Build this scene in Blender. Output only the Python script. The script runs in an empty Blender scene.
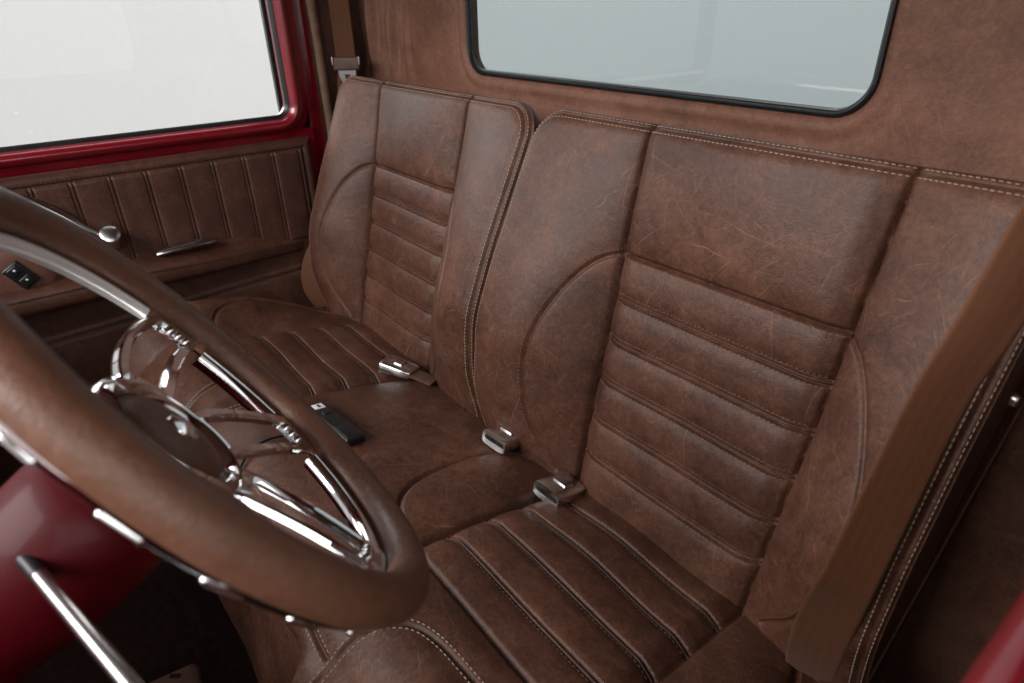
import bpy, math, random
import numpy as np
from mathutils import Vector, Matrix

random.seed(4)
rng = np.random.default_rng(7)
scn = bpy.context.scene
COL = scn.collection
PI = math.pi

# ------------------------------------------------------------------ helpers
def link(name, me, mat=None, parent=None):
    o = bpy.data.objects.new(name, me)
    COL.objects.link(o)
    if mat is not None:
        me.materials.append(mat)
    if parent is not None:
        o.parent = parent
    return o

def raw(name, V, F, mat=None, parent=None, smooth=True):
    me = bpy.data.meshes.new(name)
    me.from_pydata([tuple(map(float, v)) for v in V], [], [tuple(map(int, f)) for f in F])
    me.update()
    if smooth:
        me.polygons.foreach_set('use_smooth', [True] * len(me.polygons))
    return link(name, me, mat, parent)

def npmesh(name, V, Q, mat=None, parent=None, smooth=True):
    """fast all-quad mesh from numpy arrays"""
    V = np.asarray(V, np.float32).reshape(-1, 3)
    Q = np.asarray(Q, np.int32).reshape(-1, 4)
    used = np.zeros(len(V), bool); used[Q.ravel()] = True
    idx = np.cumsum(used) - 1
    V = V[used]; Q = idx[Q].astype(np.int32)
    me = bpy.data.meshes.new(name)
    me.vertices.add(len(V)); me.vertices.foreach_set('co', V.ravel())
    me.loops.add(Q.size); me.loops.foreach_set('vertex_index', Q.ravel())
    me.polygons.add(len(Q))
    me.polygons.foreach_set('loop_start', np.arange(0, Q.size, 4, dtype=np.int32))
    me.polygons.foreach_set('use_smooth', np.full(len(Q), smooth))
    me.update(calc_edges=True); me.validate()
    return link(name, me, mat, parent)

def gridq(nr, nc, wrap_c=False, wrap_r=False, off=0):
    r = np.arange(nr if wrap_r else nr - 1); c = np.arange(nc if wrap_c else nc - 1)
    R, Cc = np.meshgrid(r, c, indexing='ij')
    R2 = (R + 1) % nr; C2 = (Cc + 1) % nc
    q = np.stack([R * nc + Cc, R * nc + C2, R2 * nc + C2, R2 * nc + Cc], -1)
    return q + off

class MB:
    """collects quads / tris into one mesh"""
    def __init__(s): s.V = []; s.F = []
    def add(s, V, F):
        o = len(s.V); s.V += [tuple(map(float, v)) for v in V]; s.F += [tuple(int(i) + o for i in f) for f in F]
    def box(s, c, size, M=None, bev=0.0):
        hx, hy, hz = [k / 2 for k in size]
        b = min(bev, hx * .95, hy * .95, hz * .95)
        if b <= 0:
            P = [(x, y, z) for x in (-hx, hx) for y in (-hy, hy) for z in (-hz, hz)]
            F = [(0, 1, 3, 2), (4, 6, 7, 5), (0, 4, 5, 1), (2, 3, 7, 6), (0, 2, 6, 4), (1, 5, 7, 3)]
        else:
            # rounded box: rounded-rectangle rings stacked along z
            n = 5; rings = []
            prof = [(-hz, b)] + [(-hz + b - b * math.cos(a), b - b * math.sin(a)) for a in np.linspace(0, PI / 2, 4)][0:] \
                 + [(hz - b + b * math.sin(a), b - b * math.cos(a)) for a in np.linspace(0, PI / 2, 4)]
            prof = prof[1:]
            for z, ins in prof:
                ring = []
                for (sx, sy, a0) in ((1, 1, 0), (-1, 1, PI / 2), (-1, -1, PI), (1, -1, 1.5 * PI)):
                    for k in range(n):
                        a = a0 + k / (n - 1) * PI / 2
                        ring.append((sx * (hx - b) + (b - ins) * math.cos(a), sy * (hy - b) + (b - ins) * math.sin(a), z))
                rings.append(ring)
            m = len(rings[0]); P = [p for r in rings for p in r]; F = []
            for i in range(len(rings) - 1):
                for j in range(m):
                    F.append((i * m + j, i * m + (j + 1) % m, (i + 1) * m + (j + 1) % m, (i + 1) * m + j))
            F.append(tuple(range(m))[::-1]); F.append(tuple((len(rings) - 1) * m + j for j in range(m)))
        M = M or Matrix.Identity(4)
        cc = Vector(c)
        s.add([(M @ Vector(p)) + cc for p in P], F)
    def tube(s, pts, rad, n=12, closed=False, cap=True, flat=None, up=None):
        pts = [Vector(p) for p in pts]; m = len(pts)
        rad = [rad] * m if not hasattr(rad, '__len__') else list(rad)
        V = []; prev = None
        for i, p in enumerate(pts):
            a = pts[(i - 1) % m] if (closed or i > 0) else pts[i]
            b = pts[(i + 1) % m] if (closed or i < m - 1) else pts[i]
            t = (b - a).normalized()
            if up is not None:
                x = Vector(up).cross(t)
                x = x.normalized() if x.length > 1e-6 else Vector((1, 0, 0))
            elif prev is None:
                x = t.orthogonal().normalized()
            else:
                x = (prev - t * prev.dot(t)).normalized()
            prev = x; y = t.cross(x)
            fx, fy = flat if flat else (1, 1)
            for k in range(n):
                an = 2 * PI * k / n
                V.append(p + x * (rad[i] * fx * math.cos(an)) + y * (rad[i] * fy * math.sin(an)))
        F = []
        for i in range(m if closed else m - 1):
            for k in range(n):
                F.append((i * n + k, i * n + (k + 1) % n, ((i + 1) % m) * n + (k + 1) % n, ((i + 1) % m) * n + k))
        if cap and not closed:
            F.append(tuple(range(n))[::-1]); F.append(tuple((m - 1) * n + k for k in range(n)))
        s.add(V, F)
    def lathe(s, prof, M, n=48, cap0=False, cap1=False):
        V = []; F = []
        for r, z in prof:
            for k in range(n):
                a = 2 * PI * k / n
                V.append(M @ Vector((r * math.cos(a), r * math.sin(a), z)))
        for i in range(len(prof) - 1):
            for k in range(n):
                F.append((i * n + k, i * n + (k + 1) % n, (i + 1) * n + (k + 1) % n, (i + 1) * n + k))
        if cap0: F.append(tuple(range(n))[::-1])
        if cap1: F.append(tuple((len(prof) - 1) * n + k for k in range(n)))
        s.add(V, F)
    def build(s, name, mat, parent=None, smooth=True, sharp=40):
        o = raw(name, s.V, s.F, mat, parent, smooth)
        if smooth:
            try: o.data.set_sharp_from_angle(angle=math.radians(sharp))
            except Exception: pass
        return o

def empty(name, loc, label, cat, group=None):
    o = bpy.data.objects.new(name, None); COL.objects.link(o)
    o.location = loc; o['label'] = label; o['category'] = cat; o.empty_display_size = .05
    if group: o['group'] = group
    bpy.context.view_layer.update()
    return o

def adopt(root):
    """parts are built in world coordinates; keep them there under a moved root"""
    inv = Matrix.Translation(root.location).inverted()
    for c in root.children:
        c.matrix_parent_inverse = inv

def tag(o, label, cat, group=None):
    o['label'] = label; o['category'] = cat
    if group: o['group'] = group
    return o

def spline(P, n=60):
    P = np.asarray(P, float)
    if len(P) == 2:
        return P[0] + (P[1] - P[0]) * np.linspace(0, 1, n)[:, None]
    Q = np.vstack([2 * P[0] - P[1], P, 2 * P[-1] - P[-2]]); out = []
    m = len(P) - 1
    for i in range(m):
        p0, p1, p2, p3 = Q[i:i + 4]
        k = max(2, n // m)
        t = np.linspace(0, 1, k, endpoint=(i == m - 1))[:, None]
        out.append(.5 * (2 * p1 + (p2 - p0) * t + (2 * p0 - 5 * p1 + 4 * p2 - p3) * t ** 2 + (3 * p1 - p0 - 3 * p2 + p3) * t ** 3))
    return np.vstack(out)

def polydist(x, y, P):
    d = np.full(np.shape(x), 1e9)
    for a, b in zip(P[:-1], P[1:]):
        e = b - a; L = e @ e + 1e-15
        t = np.clip(((x - a[0]) * e[0] + (y - a[1]) * e[1]) / L, 0, 1)
        d = np.minimum(d, (x - a[0] - t * e[0]) ** 2 + (y - a[1] - t * e[1]) ** 2)
    return np.sqrt(d)

def sstep(a, b, x):
    t = np.clip((x - a) / (b - a), 0, 1); return t * t * (3 - 2 * t)

def G(d, w): return np.exp(-(d / w) ** 2)

# ------------------------------------------------------------------ materials
def newmat(name):
    m = bpy.data.materials.new(name); m.use_nodes = True
    nt = m.node_tree; b = nt.nodes['Principled BSDF']
    return m, nt, b

def N(nt, t, **kw):
    n = nt.nodes.new(t)
    for k, v in kw.items():
        if k in n.inputs: n.inputs[k].default_value = v
        else: setattr(n, k, v)
    return n

def ramp(nt, src, stops):
    r = nt.nodes.new('ShaderNodeValToRGB'); e = r.color_ramp.elements
    while len(e) < len(stops): e.new(.5)
    for k, (p, c) in enumerate(stops):
        e[k].position = p; e[k].color = (c[0], c[1], c[2], 1) if hasattr(c, '__len__') else (c, c, c, 1)
    nt.links.new(src, r.inputs[0]); return r

def math_(nt, op, a, b=None, c=None, clamp=False):
    n = nt.nodes.new('ShaderNodeMath'); n.operation = op; n.use_clamp = clamp
    for i, v in enumerate((a, b, c)):
        if v is None: continue
        if hasattr(v, 'is_linked'): nt.links.new(v, n.inputs[i])
        else: n.inputs[i].default_value = v
    return n.outputs[0]

def mixc(nt, fac, a, b, blend='MIX'):
    n = nt.nodes.new('ShaderNodeMix'); n.data_type = 'RGBA'; n.blend_type = blend
    for i, v in ((0, fac), (6, a), (7, b)):
        if hasattr(v, 'is_linked'): nt.links.new(v, n.inputs[i])
        elif i == 0: n.inputs[i].default_value = v
        else: n.inputs[i].default_value = (*v, 1)
    return n.outputs[2]

def leather(name, dark, mid, light, scratch, rough=.46, scr=1.0, grain=1.0, blotch=1.0, spec=.5):
    m, nt, b = newmat(name); L = nt.links
    tc = N(nt, 'ShaderNodeTexCoord'); co = tc.outputs['Object']
    def noise(scale, detail=3., rough_=.55, dist=0., vec=co):
        n = N(nt, 'ShaderNodeTexNoise', Scale=scale, Detail=detail, Roughness=rough_, Distortion=dist)
        L.new(vec, n.inputs['Vector']); return n.outputs['Fac']
    def shifted(off, sc=(1, 1, 1), rot=(0, 0, 0)):
        mp = N(nt, 'ShaderNodeMapping'); mp.inputs['Location'].default_value = off
        mp.inputs['Scale'].default_value = sc; mp.inputs['Rotation'].default_value = rot
        L.new(co, mp.inputs['Vector']); return mp.outputs[0]
    big = noise(6., 5., .62, .6)
    med = noise(26., 6., .68, .8, shifted((3, 1, 2)))
    fine = noise(160., 4., .7, 0., shifted((1, 4, 2)))
    t = math_(nt, 'ADD', math_(nt, 'MULTIPLY', big, .55 * blotch), math_(nt, 'MULTIPLY', med, .45 * blotch))
    t = math_(nt, 'ADD', t, math_(nt, 'MULTIPLY', math_(nt, 'SUBTRACT', fine, .5), .46))
    t = math_(nt, 'ADD', t, .5 * (1 - blotch))
    r = ramp(nt, t, [(.30, dark), (.5, mid), (.70, light)])
    col = r.outputs[0]
    # hairline scratches: one random plane slices each voronoi cell, so a short straight mark shows on the surface
    lines = []
    for k, (sc, th, keep, off) in enumerate(((13., .0070, .56, (5, 2, 9)), (21., .0100, .56, (1, 8, 3)), (34., .0150, .60, (2, 5, 7)), (55., .022, .62, (9, 9, 1)))):
        sh = shifted(off)
        wb = N(nt, 'ShaderNodeTexNoise', Scale=sc * .55, Detail=1.5); L.new(sh, wb.inputs['Vector'])
        vm = N(nt, 'ShaderNodeVectorMath', operation='MULTIPLY_ADD')
        L.new(wb.outputs['Color'], vm.inputs[0]); vm.inputs[1].default_value = (.48 / sc,) * 3; L.new(sh, vm.inputs[2])
        vo = N(nt, 'ShaderNodeTexVoronoi', Scale=sc); L.new(vm.outputs[0], vo.inputs['Vector'])
        sub = N(nt, 'ShaderNodeVectorMath', operation='SUBTRACT'); L.new(vm.outputs[0], sub.inputs[0]); L.new(vo.outputs['Position'], sub.inputs[1])
        c0 = N(nt, 'ShaderNodeVectorMath', operation='SUBTRACT'); L.new(vo.outputs['Color'], c0.inputs[0]); c0.inputs[1].default_value = (.5, .5, .5)
        nm = N(nt, 'ShaderNodeVectorMath', operation='NORMALIZE'); L.new(c0.outputs[0], nm.inputs[0])
        dt = N(nt, 'ShaderNodeVectorMath', operation='DOT_PRODUCT'); L.new(sub.outputs[0], dt.inputs[0]); L.new(nm.outputs[0], dt.inputs[1])
        d = math_(nt, 'ABSOLUTE', math_(nt, 'MULTIPLY', dt.outputs['Value'], sc))
        ln = math_(nt, 'SUBTRACT', 1., math_(nt, 'DIVIDE', d, th), clamp=True)
        sp_ = N(nt, 'ShaderNodeSeparateColor'); L.new(vo.outputs['Color'], sp_.inputs[0])
        on = math_(nt, 'GREATER_THAN', math_(nt, 'FRACT', math_(nt, 'MULTIPLY', sp_.outputs[0], 7.13)), keep)
        tip = math_(nt, 'SUBTRACT', 1., math_(nt, 'MULTIPLY', vo.outputs['Distance'], 1.45), clamp=True)
        lines.append(math_(nt, 'MULTIPLY', math_(nt, 'MULTIPLY', ln, on), math_(nt, 'POWER', tip, .6)))
    # a few long wandering ones
    n1 = noise(8., .6, .4, .1, shifted((5, 2, 9), sc=(1, 1, .35), rot=(.5, .7, .2)))
    d = math_(nt, 'ABSOLUTE', math_(nt, 'SUBTRACT', n1, .5))
    ln = math_(nt, 'SUBTRACT', 1., math_(nt, 'DIVIDE', d, .0022), clamp=True)
    lines.append(math_(nt, 'MULTIPLY', ln, ramp(nt, noise(12., 1.5, .5, 0., shifted((2, 9, 4))), [(.5, 0), (.62, .7)]).outputs[0]))
    # creases: edges of distorted voronoi cells
    for sc, th, off in ((34., .018, (4, 2, 2)),):
        dn = N(nt, 'ShaderNodeTexNoise', Scale=sc * .6, Detail=2.)
        sh = shifted(off); L.new(sh, dn.inputs['Vector'])
        vm = N(nt, 'ShaderNodeVectorMath', operation='MULTIPLY_ADD')
        L.new(dn.outputs['Color'], vm.inputs[0]); vm.inputs[1].default_value = (.05,) * 3; L.new(sh, vm.inputs[2])
        vo = N(nt, 'ShaderNodeTexVoronoi', feature='DISTANCE_TO_EDGE', Scale=sc)
        L.new(vm.outputs[0], vo.inputs['Vector'])
        ln = math_(nt, 'SUBTRACT', 1., math_(nt, 'DIVIDE', vo.outputs['Distance'], th), clamp=True)
        mk = ramp(nt, noise(sc * .35, 3., .6, 0., shifted((off[1], off[2], off[0]))), [(.55, 0), (.70, .6)]).outputs[0]
        lines.append(math_(nt, 'MULTIPLY', ln, mk))
    s = lines[0]
    for l in lines[1:]: s = math_(nt, 'MAXIMUM', s, l)
    wear = ramp(nt, noise(4.6, 2., .5, .4, shifted((6, 3, 4))), [(.36, .32), (.60, 1)]).outputs[0]
    sfac = math_(nt, 'MULTIPLY', math_(nt, 'MULTIPLY', s, wear), .46 * scr, clamp=True)
    # scuffed patches of pale specks
    sp = ramp(nt, noise(420., 2., .6, 0., shifted((2, 2, 8))), [(.60, 0), (.72, 1)]).outputs[0]
    spm = ramp(nt, noise(11., 4., .65, .5, shifted((8, 3, 1))), [(.5, 0), (.66, 1)]).outputs[0]
    scuff = math_(nt, 'MULTIPLY', math_(nt, 'MULTIPLY', sp, spm), .30 * scr)
    col = mixc(nt, scuff, col, scratch)
    col = mixc(nt, sfac, col, scratch)
    L.new(col, b.inputs['Base Color'])
    rr = math_(nt, 'ADD', rough - .07, math_(nt, 'MULTIPLY', med, .15))
    rr = math_(nt, 'ADD', rr, math_(nt, 'MULTIPLY', sfac, .12))
    L.new(rr, b.inputs['Roughness'])
    b.inputs['Specular IOR Level'].default_value = spec
    g = math_(nt, 'ADD', math_(nt, 'MULTIPLY', fine, .5), math_(nt, 'MULTIPLY', noise(480., 3., .6), .5))
    vo = N(nt, 'ShaderNodeTexVoronoi', Scale=520.); L.new(co, vo.inputs['Vector'])
    g = math_(nt, 'ADD', g, math_(nt, 'MULTIPLY', vo.outputs['Distance'], .5))
    bp = N(nt, 'ShaderNodeBump', Strength=.32 * grain, Distance=.0012); L.new(g, bp.inputs['Height'])
    b2 = N(nt, 'ShaderNodeBump', Strength=.35 * grain, Distance=.004); L.new(med, b2.inputs['Height'])
    L.new(bp.outputs[0], b2.inputs['Normal']); L.new(b2.outputs[0], b.inputs['Normal'])
    return m

def plain(name, col, rough=.5, metal=0., coat=0., spec=.5, bump=0., bscale=300., var=.15):
    m, nt, b = newmat(name); L = nt.links
    tc = N(nt, 'ShaderNodeTexCoord'); n = N(nt, 'ShaderNodeTexNoise', Scale=bscale * .1, Detail=5.)
    L.new(tc.outputs['Object'], n.inputs['Vector'])
    c0 = tuple(max(0, k * (1 - var)) for k in col); c1 = tuple(min(1, k * (1 + var)) for k in col)
    r = ramp(nt, n.outputs['Fac'], [(.35, c0), (.65, c1)]); L.new(r.outputs[0], b.inputs['Base Color'])
    rr = math_(nt, 'ADD', rough * .85, math_(nt, 'MULTIPLY', n.outputs['Fac'], rough * .3)); L.new(rr, b.inputs['Roughness'])
    b.inputs['Metallic'].default_value = metal; b.inputs['Coat Weight'].default_value = coat
    b.inputs['Coat Roughness'].default_value = .10; b.inputs['Specular IOR Level'].default_value = spec
    if bump:
        n2 = N(nt, 'ShaderNodeTexNoise', Scale=bscale, Detail=3.); L.new(tc.outputs['Object'], n2.inputs['Vector'])
        bp = N(nt, 'ShaderNodeBump', Strength=bump, Distance=.001); L.new(n2.outputs['Fac'], bp.inputs['Height'])
        L.new(bp.outputs[0], b.inputs['Normal'])
    return m

def webbing_mat(name, c0, c1):
    m, nt, b = newmat(name); L = nt.links
    uv = N(nt, 'ShaderNodeUVMap'); uv.uv_map = 'weave'
    sep = N(nt, 'ShaderNodeSeparateXYZ'); L.new(uv.outputs[0], sep.inputs[0])
    x = math_(nt, 'SINE', math_(nt, 'MULTIPLY', sep.outputs[0], 2 * PI * 5))
    f = math_(nt, 'SINE', math_(nt, 'MULTIPLY', sep.outputs[0], 2 * PI * 22))
    y = math_(nt, 'SINE', math_(nt, 'MULTIPLY', sep.outputs[1], 2 * PI * 420))
    w = math_(nt, 'MULTIPLY', f, y)
    t = math_(nt, 'ADD', math_(nt, 'MULTIPLY', x, .09), math_(nt, 'MULTIPLY', w, .14)); t = math_(nt, 'ADD', t, .5)
    r = ramp(nt, t, [(.1, c0), (.9, c1)]); L.new(r.outputs[0], b.inputs['Base Color'])
    b.inputs['Roughness'].default_value = .62 if c1[0] > .1 else .9; b.inputs['Specular IOR Level'].default_value = .3 if c1[0] > .1 else .05
    b.inputs['Sheen Weight'].default_value = .06 if c1[0] > .1 else 0.; b.inputs['Sheen Roughness'].default_value = .4
    bp = N(nt, 'ShaderNodeBump', Strength=.4, Distance=.0006); L.new(w, bp.inputs['Height']); L.new(bp.outputs[0], b.inputs['Normal'])
    return m

def glass_mat(name, tint, refl=.05):
    m = bpy.data.materials.new(name); m.use_nodes = True; nt = m.node_tree; nt.nodes.clear(); L = nt.links
    out = N(nt, 'ShaderNodeOutputMaterial'); tr = N(nt, 'ShaderNodeBsdfTransparent'); tr.inputs[0].default_value = (*tint, 1)
    gl = N(nt, 'ShaderNodeBsdfGlossy'); gl.inputs['Roughness'].default_value = .01
    tc = N(nt, 'ShaderNodeTexCoord'); n = N(nt, 'ShaderNodeTexNoise', Scale=2.5, Detail=2.); L.new(tc.outputs['Object'], n.inputs['Vector'])
    bp = N(nt, 'ShaderNodeBump', Strength=.02, Distance=.02); L.new(n.outputs['Fac'], bp.inputs['Height']); L.new(bp.outputs[0], gl.inputs['Normal'])
    lw = N(nt, 'ShaderNodeLayerWeight'); lw.inputs[0].default_value = .5; fr = N(nt, 'ShaderNodeMath', operation='MULTIPLY_ADD'); L.new(math_(nt, 'POWER', lw.outputs['Facing'], 5.), fr.inputs[0]); fr.inputs[1].default_value = .95; fr.inputs[2].default_value = .06
    mx = N(nt, 'ShaderNodeMixShader'); L.new(fr.outputs[0], mx.inputs[0]); L.new(tr.outputs[0], mx.inputs[1]); L.new(gl.outputs[0], mx.inputs[2])
    L.new(mx.outputs[0], out.inputs[0]); return m

M_SEAT = leather('seat_leather', (.030, .0116, .0070), (.070, .0280, .0172), (.124, .0525, .0325), (.33, .185, .115), rough=.49, spec=.30, grain=.9)
M_BACKP = leather('wall_leather', (.090, .037, .0225), (.152, .067, .042), (.215, .102, .066), (.37, .22, .145), rough=.60, scr=.6, grain=1.0, spec=.3)
M_DOORL = leather('door_leather', (.038, .0142, .009), (.068, .0265, .0165), (.115, .048, .031), (.18, .09, .06), rough=.5, scr=.5, spec=.35)
M_RIM = leather('rim_leather', (.092, .036, .020), (.132, .055, .032), (.175, .078, .048), (.22, .11, .066), rough=.44, scr=.4, grain=1.1, blotch=.8)
M_DARKL = leather('shadow_leather', (.014, .007, .005), (.022, .010, .007), (.035, .016, .011), (.07, .04, .03), rough=.55, scr=.4)
M_THREAD = plain('pale_thread', (.33, .245, .19), .7, bump=.3, bscale=2500)
M_THREAD2 = plain('brown_thread', (.16, .082, .052), .7, bump=.3, bscale=2500)
M_THREAD3 = plain('tan_thread', (.26, .15, .10), .7, bump=.3, bscale=2500)
M_CHROME = plain('chrome', (.80, .80, .81), .07, metal=1., var=.02)
M_LITCHROME = plain('reflection_lit_chrome', (.86, .86, .86), .36, metal=.40, var=.03)  # pale half-diffuse base paints a bright reflection into the long bezel's colour
M_SATIN = plain('satin_steel', (.55, .54, .53), .24, metal=1., var=.05)
M_BUCKLE = plain('buckle_chrome', (.76, .75, .74), .24, metal=1., var=.04)
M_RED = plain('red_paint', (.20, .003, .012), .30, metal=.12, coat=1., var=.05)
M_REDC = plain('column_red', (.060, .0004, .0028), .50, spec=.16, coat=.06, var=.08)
M_RUBBER = plain('black_rubber', (.010, .010, .012), .38, var=.2, bump=.1)
M_PLASTIC = plain('black_plastic', (.012, .012, .013), .32, var=.1, bump=.15, bscale=900)
M_BROWNPL = plain('brown_plastic', (.085, .045, .034), .4, var=.1, bump=.1, bscale=700)
M_CARPET = plain('carpet', (.070, .038, .031), .95, var=.25, bump=.8, bscale=500)
M_CARPET2 = plain('seat_base_vinyl', (.008, .004, .0035), .7, var=.3, bump=.3)
M_WHITE = plain('studio_white', (.80, .80, .80), .9, var=.01)
M_WHITEP = plain('white_print', (.75, .75, .75), .5, var=.02)
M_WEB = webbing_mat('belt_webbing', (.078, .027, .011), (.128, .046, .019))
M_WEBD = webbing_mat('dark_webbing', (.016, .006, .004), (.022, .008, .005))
M_PODL = leather('pod_leather', (.075, .030, .020), (.125, .054, .037), (.17, .078, .055), (.25, .14, .10), rough=.5, scr=.2, spec=.35)
M_PADL = plain('pad_leather', (.40, .23, .18), .55, var=.15, bump=.2)
M_GLASSR = glass_mat('rear_glass', (.46, .535, .55))
M_GLASSD = glass_mat('door_glass', (.93, .95, .94))
M_TAN = plain('tan_windlace', (.155, .088, .052), .6, var=.2, bump=.4, bscale=600)

# ------------------------------------------------------------------ camera (solved from the photograph)
Cc = Vector((.7698148, -.5489669, .6734625))
fw = Vector((-.6956039, .5394506, -.4744768)); rt = Vector((.6201381, .7842985, -.0174512)); up = Vector((-.3627174, .3063803, .8800950))
cam = bpy.data.cameras.new('camera'); camo = bpy.data.objects.new('camera', cam); COL.objects.link(camo)
R3 = Matrix((rt, up, -fw)).transposed()
camo.matrix_world = Matrix.Translation(Cc) @ R3.to_4x4()
cam.sensor_width = 36; cam.lens = 635.5932 / 1024 * 36; cam.clip_start = .01; cam.clip_end = 60
cam.dof.use_dof = True; cam.dof.focus_distance = .90; cam.dof.aperture_fstop = 5.6
scn.camera = camo

# ------------------------------------------------------------------ bench seat
A_, B_ = .2315, .1937
XV = np.array([1., 0, 0])
VB = np.array([0, math.sin(A_), math.cos(A_)]); NB = np.array([0, -math.cos(A_), math.sin(A_)])
WS = np.array([0, -math.cos(B_), math.sin(B_)]); NS = np.array([0, math.sin(B_), math.cos(B_)])

U0, U1, VT, RC0, RC1, RE = .004, .668, .5435, .055, .048, .024
def bp_(v): return .2225 - .0392 * v
def bq_(v): return .5166 + .0252 * v
VC, V5, SP = .3716, .0698, .0602
ARC_IN = spline([(.209, .3716), (.180, .352), (.152, .31), (.129, .25), (.120, .19), (.127, .12), (.148, .06), (.185, .012)], 56)
ARC_OUT = ARC_IN.copy(); ARC_OUT[:, 0] = .7345 - ARC_OUT[:, 0]
HBX = [-.06, 0, .05, .1, .2, .32, .43, .52, .56]; HBY = [.005, .020, .046, .068, .080, .064, .042, .024, .018]
_hx = np.linspace(-.06, .56, 200); _hy = np.interp(_hx, HBX, HBY)
_k = np.hanning(31); _k /= _k.sum(); _hy = np.convolve(np.pad(_hy, 15, 'edge'), _k, 'valid')

def back_edge(u, v):
    e = np.minimum(np.minimum(u - U0, U1 - u), VT - v)
    c0 = (u < U0 + RC0) & (v > VT - RC0); c1 = (u > U1 - RC1) & (v > VT - RC1)
    e = np.where(c0, RC0 - np.hypot(u - U0 - RC0, v - VT + RC0), e)
    e = np.where(c1, RC1 - np.hypot(u - U1 + RC1, v - VT + RC1), e)
    return e

def lumps(a, b, seed):
    r = np.random.default_rng(seed); o = 0
    for k in range(14):
        f = r.uniform(8, 42); th = r.uniform(0, 2 * PI); o = o + np.sin(f * (a * math.cos(th) + b * math.sin(th)) + r.uniform(0, 6.28)) / f
    return o * .018

def back_d(u, v, seed=1):
    p, q = bp_(v), bq_(v)
    h = np.interp(v, _hx, _hy)
    si = np.clip((p - u) / (p - U0), 0, 1); so = np.clip((u - q) / (U1 - q), 0, 1)
    s = np.maximum(si, so)
    d = h * np.sin(np.clip(s / .80, 0, 1) * PI / 2) ** .90
    # puffed skin next to each seam
    seam = np.minimum(np.abs(u - p), np.abs(u - q))
    vert = (v < VT)
    d = d + .0055 * (1 - np.exp(-seam / .011)) - .0075 * G(seam, .0028)
    inside = (u > p) & (u < q)
    # horizontal channels in the insert
    zc = np.zeros_like(u)
    base = .008 * sstep(0, .03, seam)
    for i in range(5):
        vi = V5 + i * SP
        t = v - vi
        zc = zc - .0058 * (G(t - .0034, .0017) + G(t + .0034, .0017)) - .0042 * G(t, .0125)
    zc = zc - .0070 * G(v - VC, .0030) - .003 * G(v - VC, .014)
    d = d + np.where(inside, (zc + base) * sstep(0, .004, seam), 0)
    top = inside & (v > VC)
    cu = np.clip((u - p) / (q - p), 0, 1); cv = np.clip((v - VC) / (VT - VC), 0, 1)
    d = d + np.where(top, .010 * np.sin(PI * cu) ** .7 * np.sin(PI * cv) ** .7, 0)
    # curved bolster seams
    da = np.where(u < .37, polydist(u, v, ARC_IN), polydist(u, v, ARC_OUT))
    d = d - np.where(inside, 0, .0046 * G(da, .0032) + .0014 * G(da, .012))
    d = d + .8 * lumps(u, v, seed)
    e = np.clip(back_edge(u, v), 0, None)
    ee = np.clip(e, 0, RE)
    d = d - (RE - np.sqrt(np.maximum(RE ** 2 - (RE - ee) ** 2, 0))) * .85
    d = d - .0030 * G(e - .0070, .0022)
    return d

def back_pos(u, v, sx, seed=1):
    d = back_d(u, v, seed)
    return (sx * u)[..., None] * XV + v[..., None] * VB + d[..., None] * NB

def capsules(P, T, Nn, ln, r):
    """stitches: small rounded threads"""
    n = 6; S = np.cross(Nn, T); prof = [(-.5, .25), (-.36, .9), (0, 1.05), (.36, .9), (.5, .25)]
    V = []
    for a, rr in prof:
        lift = .35 if abs(a) < .4 else -.5
        for k in range(n):
            an = 2 * PI * k / n
            V.append(P + T * (a * ln) + S * (math.cos(an) * r * rr) + Nn * ((math.sin(an) * .8 * rr + lift) * r))
    V = np.stack(V, 1)
    m = V.shape[1]; q = gridq(len(prof), n, wrap_c=True).reshape(-1, 4)
    Q = (np.arange(len(P))[:, None, None] * m + q[None]).reshape(-1, 4)
    return V.reshape(-1, 3), Q

def stitch_rows(rows, posf, ln=.0046, gap=.0022, r=.00062):
    """rows: list of (uv polyline, lateral offset).  posf(u, v) -> xyz"""
    VV = []; QQ = []; o = 0
    for poly, off in rows:
        P = spline(poly, 400) if len(poly) < 50 else np.asarray(poly)
        t = np.gradient(P, axis=0); t /= np.linalg.norm(t, axis=1)[:, None] + 1e-12
        P = P + off * np.stack([-t[:, 1], t[:, 0]], 1)
        X = posf(P[:, 0], P[:, 1])
        s = np.concatenate([[0], np.cumsum(np.linalg.norm(np.diff(X, axis=0), axis=1))])
        cs = np.arange(ln, s[-1] - ln / 2, ln + gap)
        if len(cs) < 1: continue
        u = np.interp(cs, s, P[:, 0]); v = np.interp(cs, s, P[:, 1])
        c = posf(u, v); e = .0008
        a = posf(np.interp(cs - e, s, P[:, 0]), np.interp(cs - e, s, P[:, 1])); b = posf(np.interp(cs + e, s, P[:, 0]), np.interp(cs + e, s, P[:, 1]))
        T = b - a; T /= np.linalg.norm(T, axis=1)[:, None] + 1e-12
        nu = (posf(u + e, v) - posf(u - e, v)); nv = (posf(u, v + e) - posf(u, v - e))
        n = np.cross(nu, nv); n /= np.linalg.norm(n, axis=1)[:, None] + 1e-12
        v_, q_ = capsules(c, T, n * posf.sgn, ln, r)
        VV.append(v_); QQ.append(q_ + o); o += len(v_)
    return np.vstack(VV), np.vstack(QQ)

class PF:
    def __init__(s, f, sgn): s.f = f; s.sgn = sgn
    def __call__(s, u, v): return s.f(np.asarray(u, float), np.asarray(v, float))

bench = empty('bench_seat', (0, -.2, -.38), 'distressed brown leather truck bench seat with split pleated backrests', 'bench seat')

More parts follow.
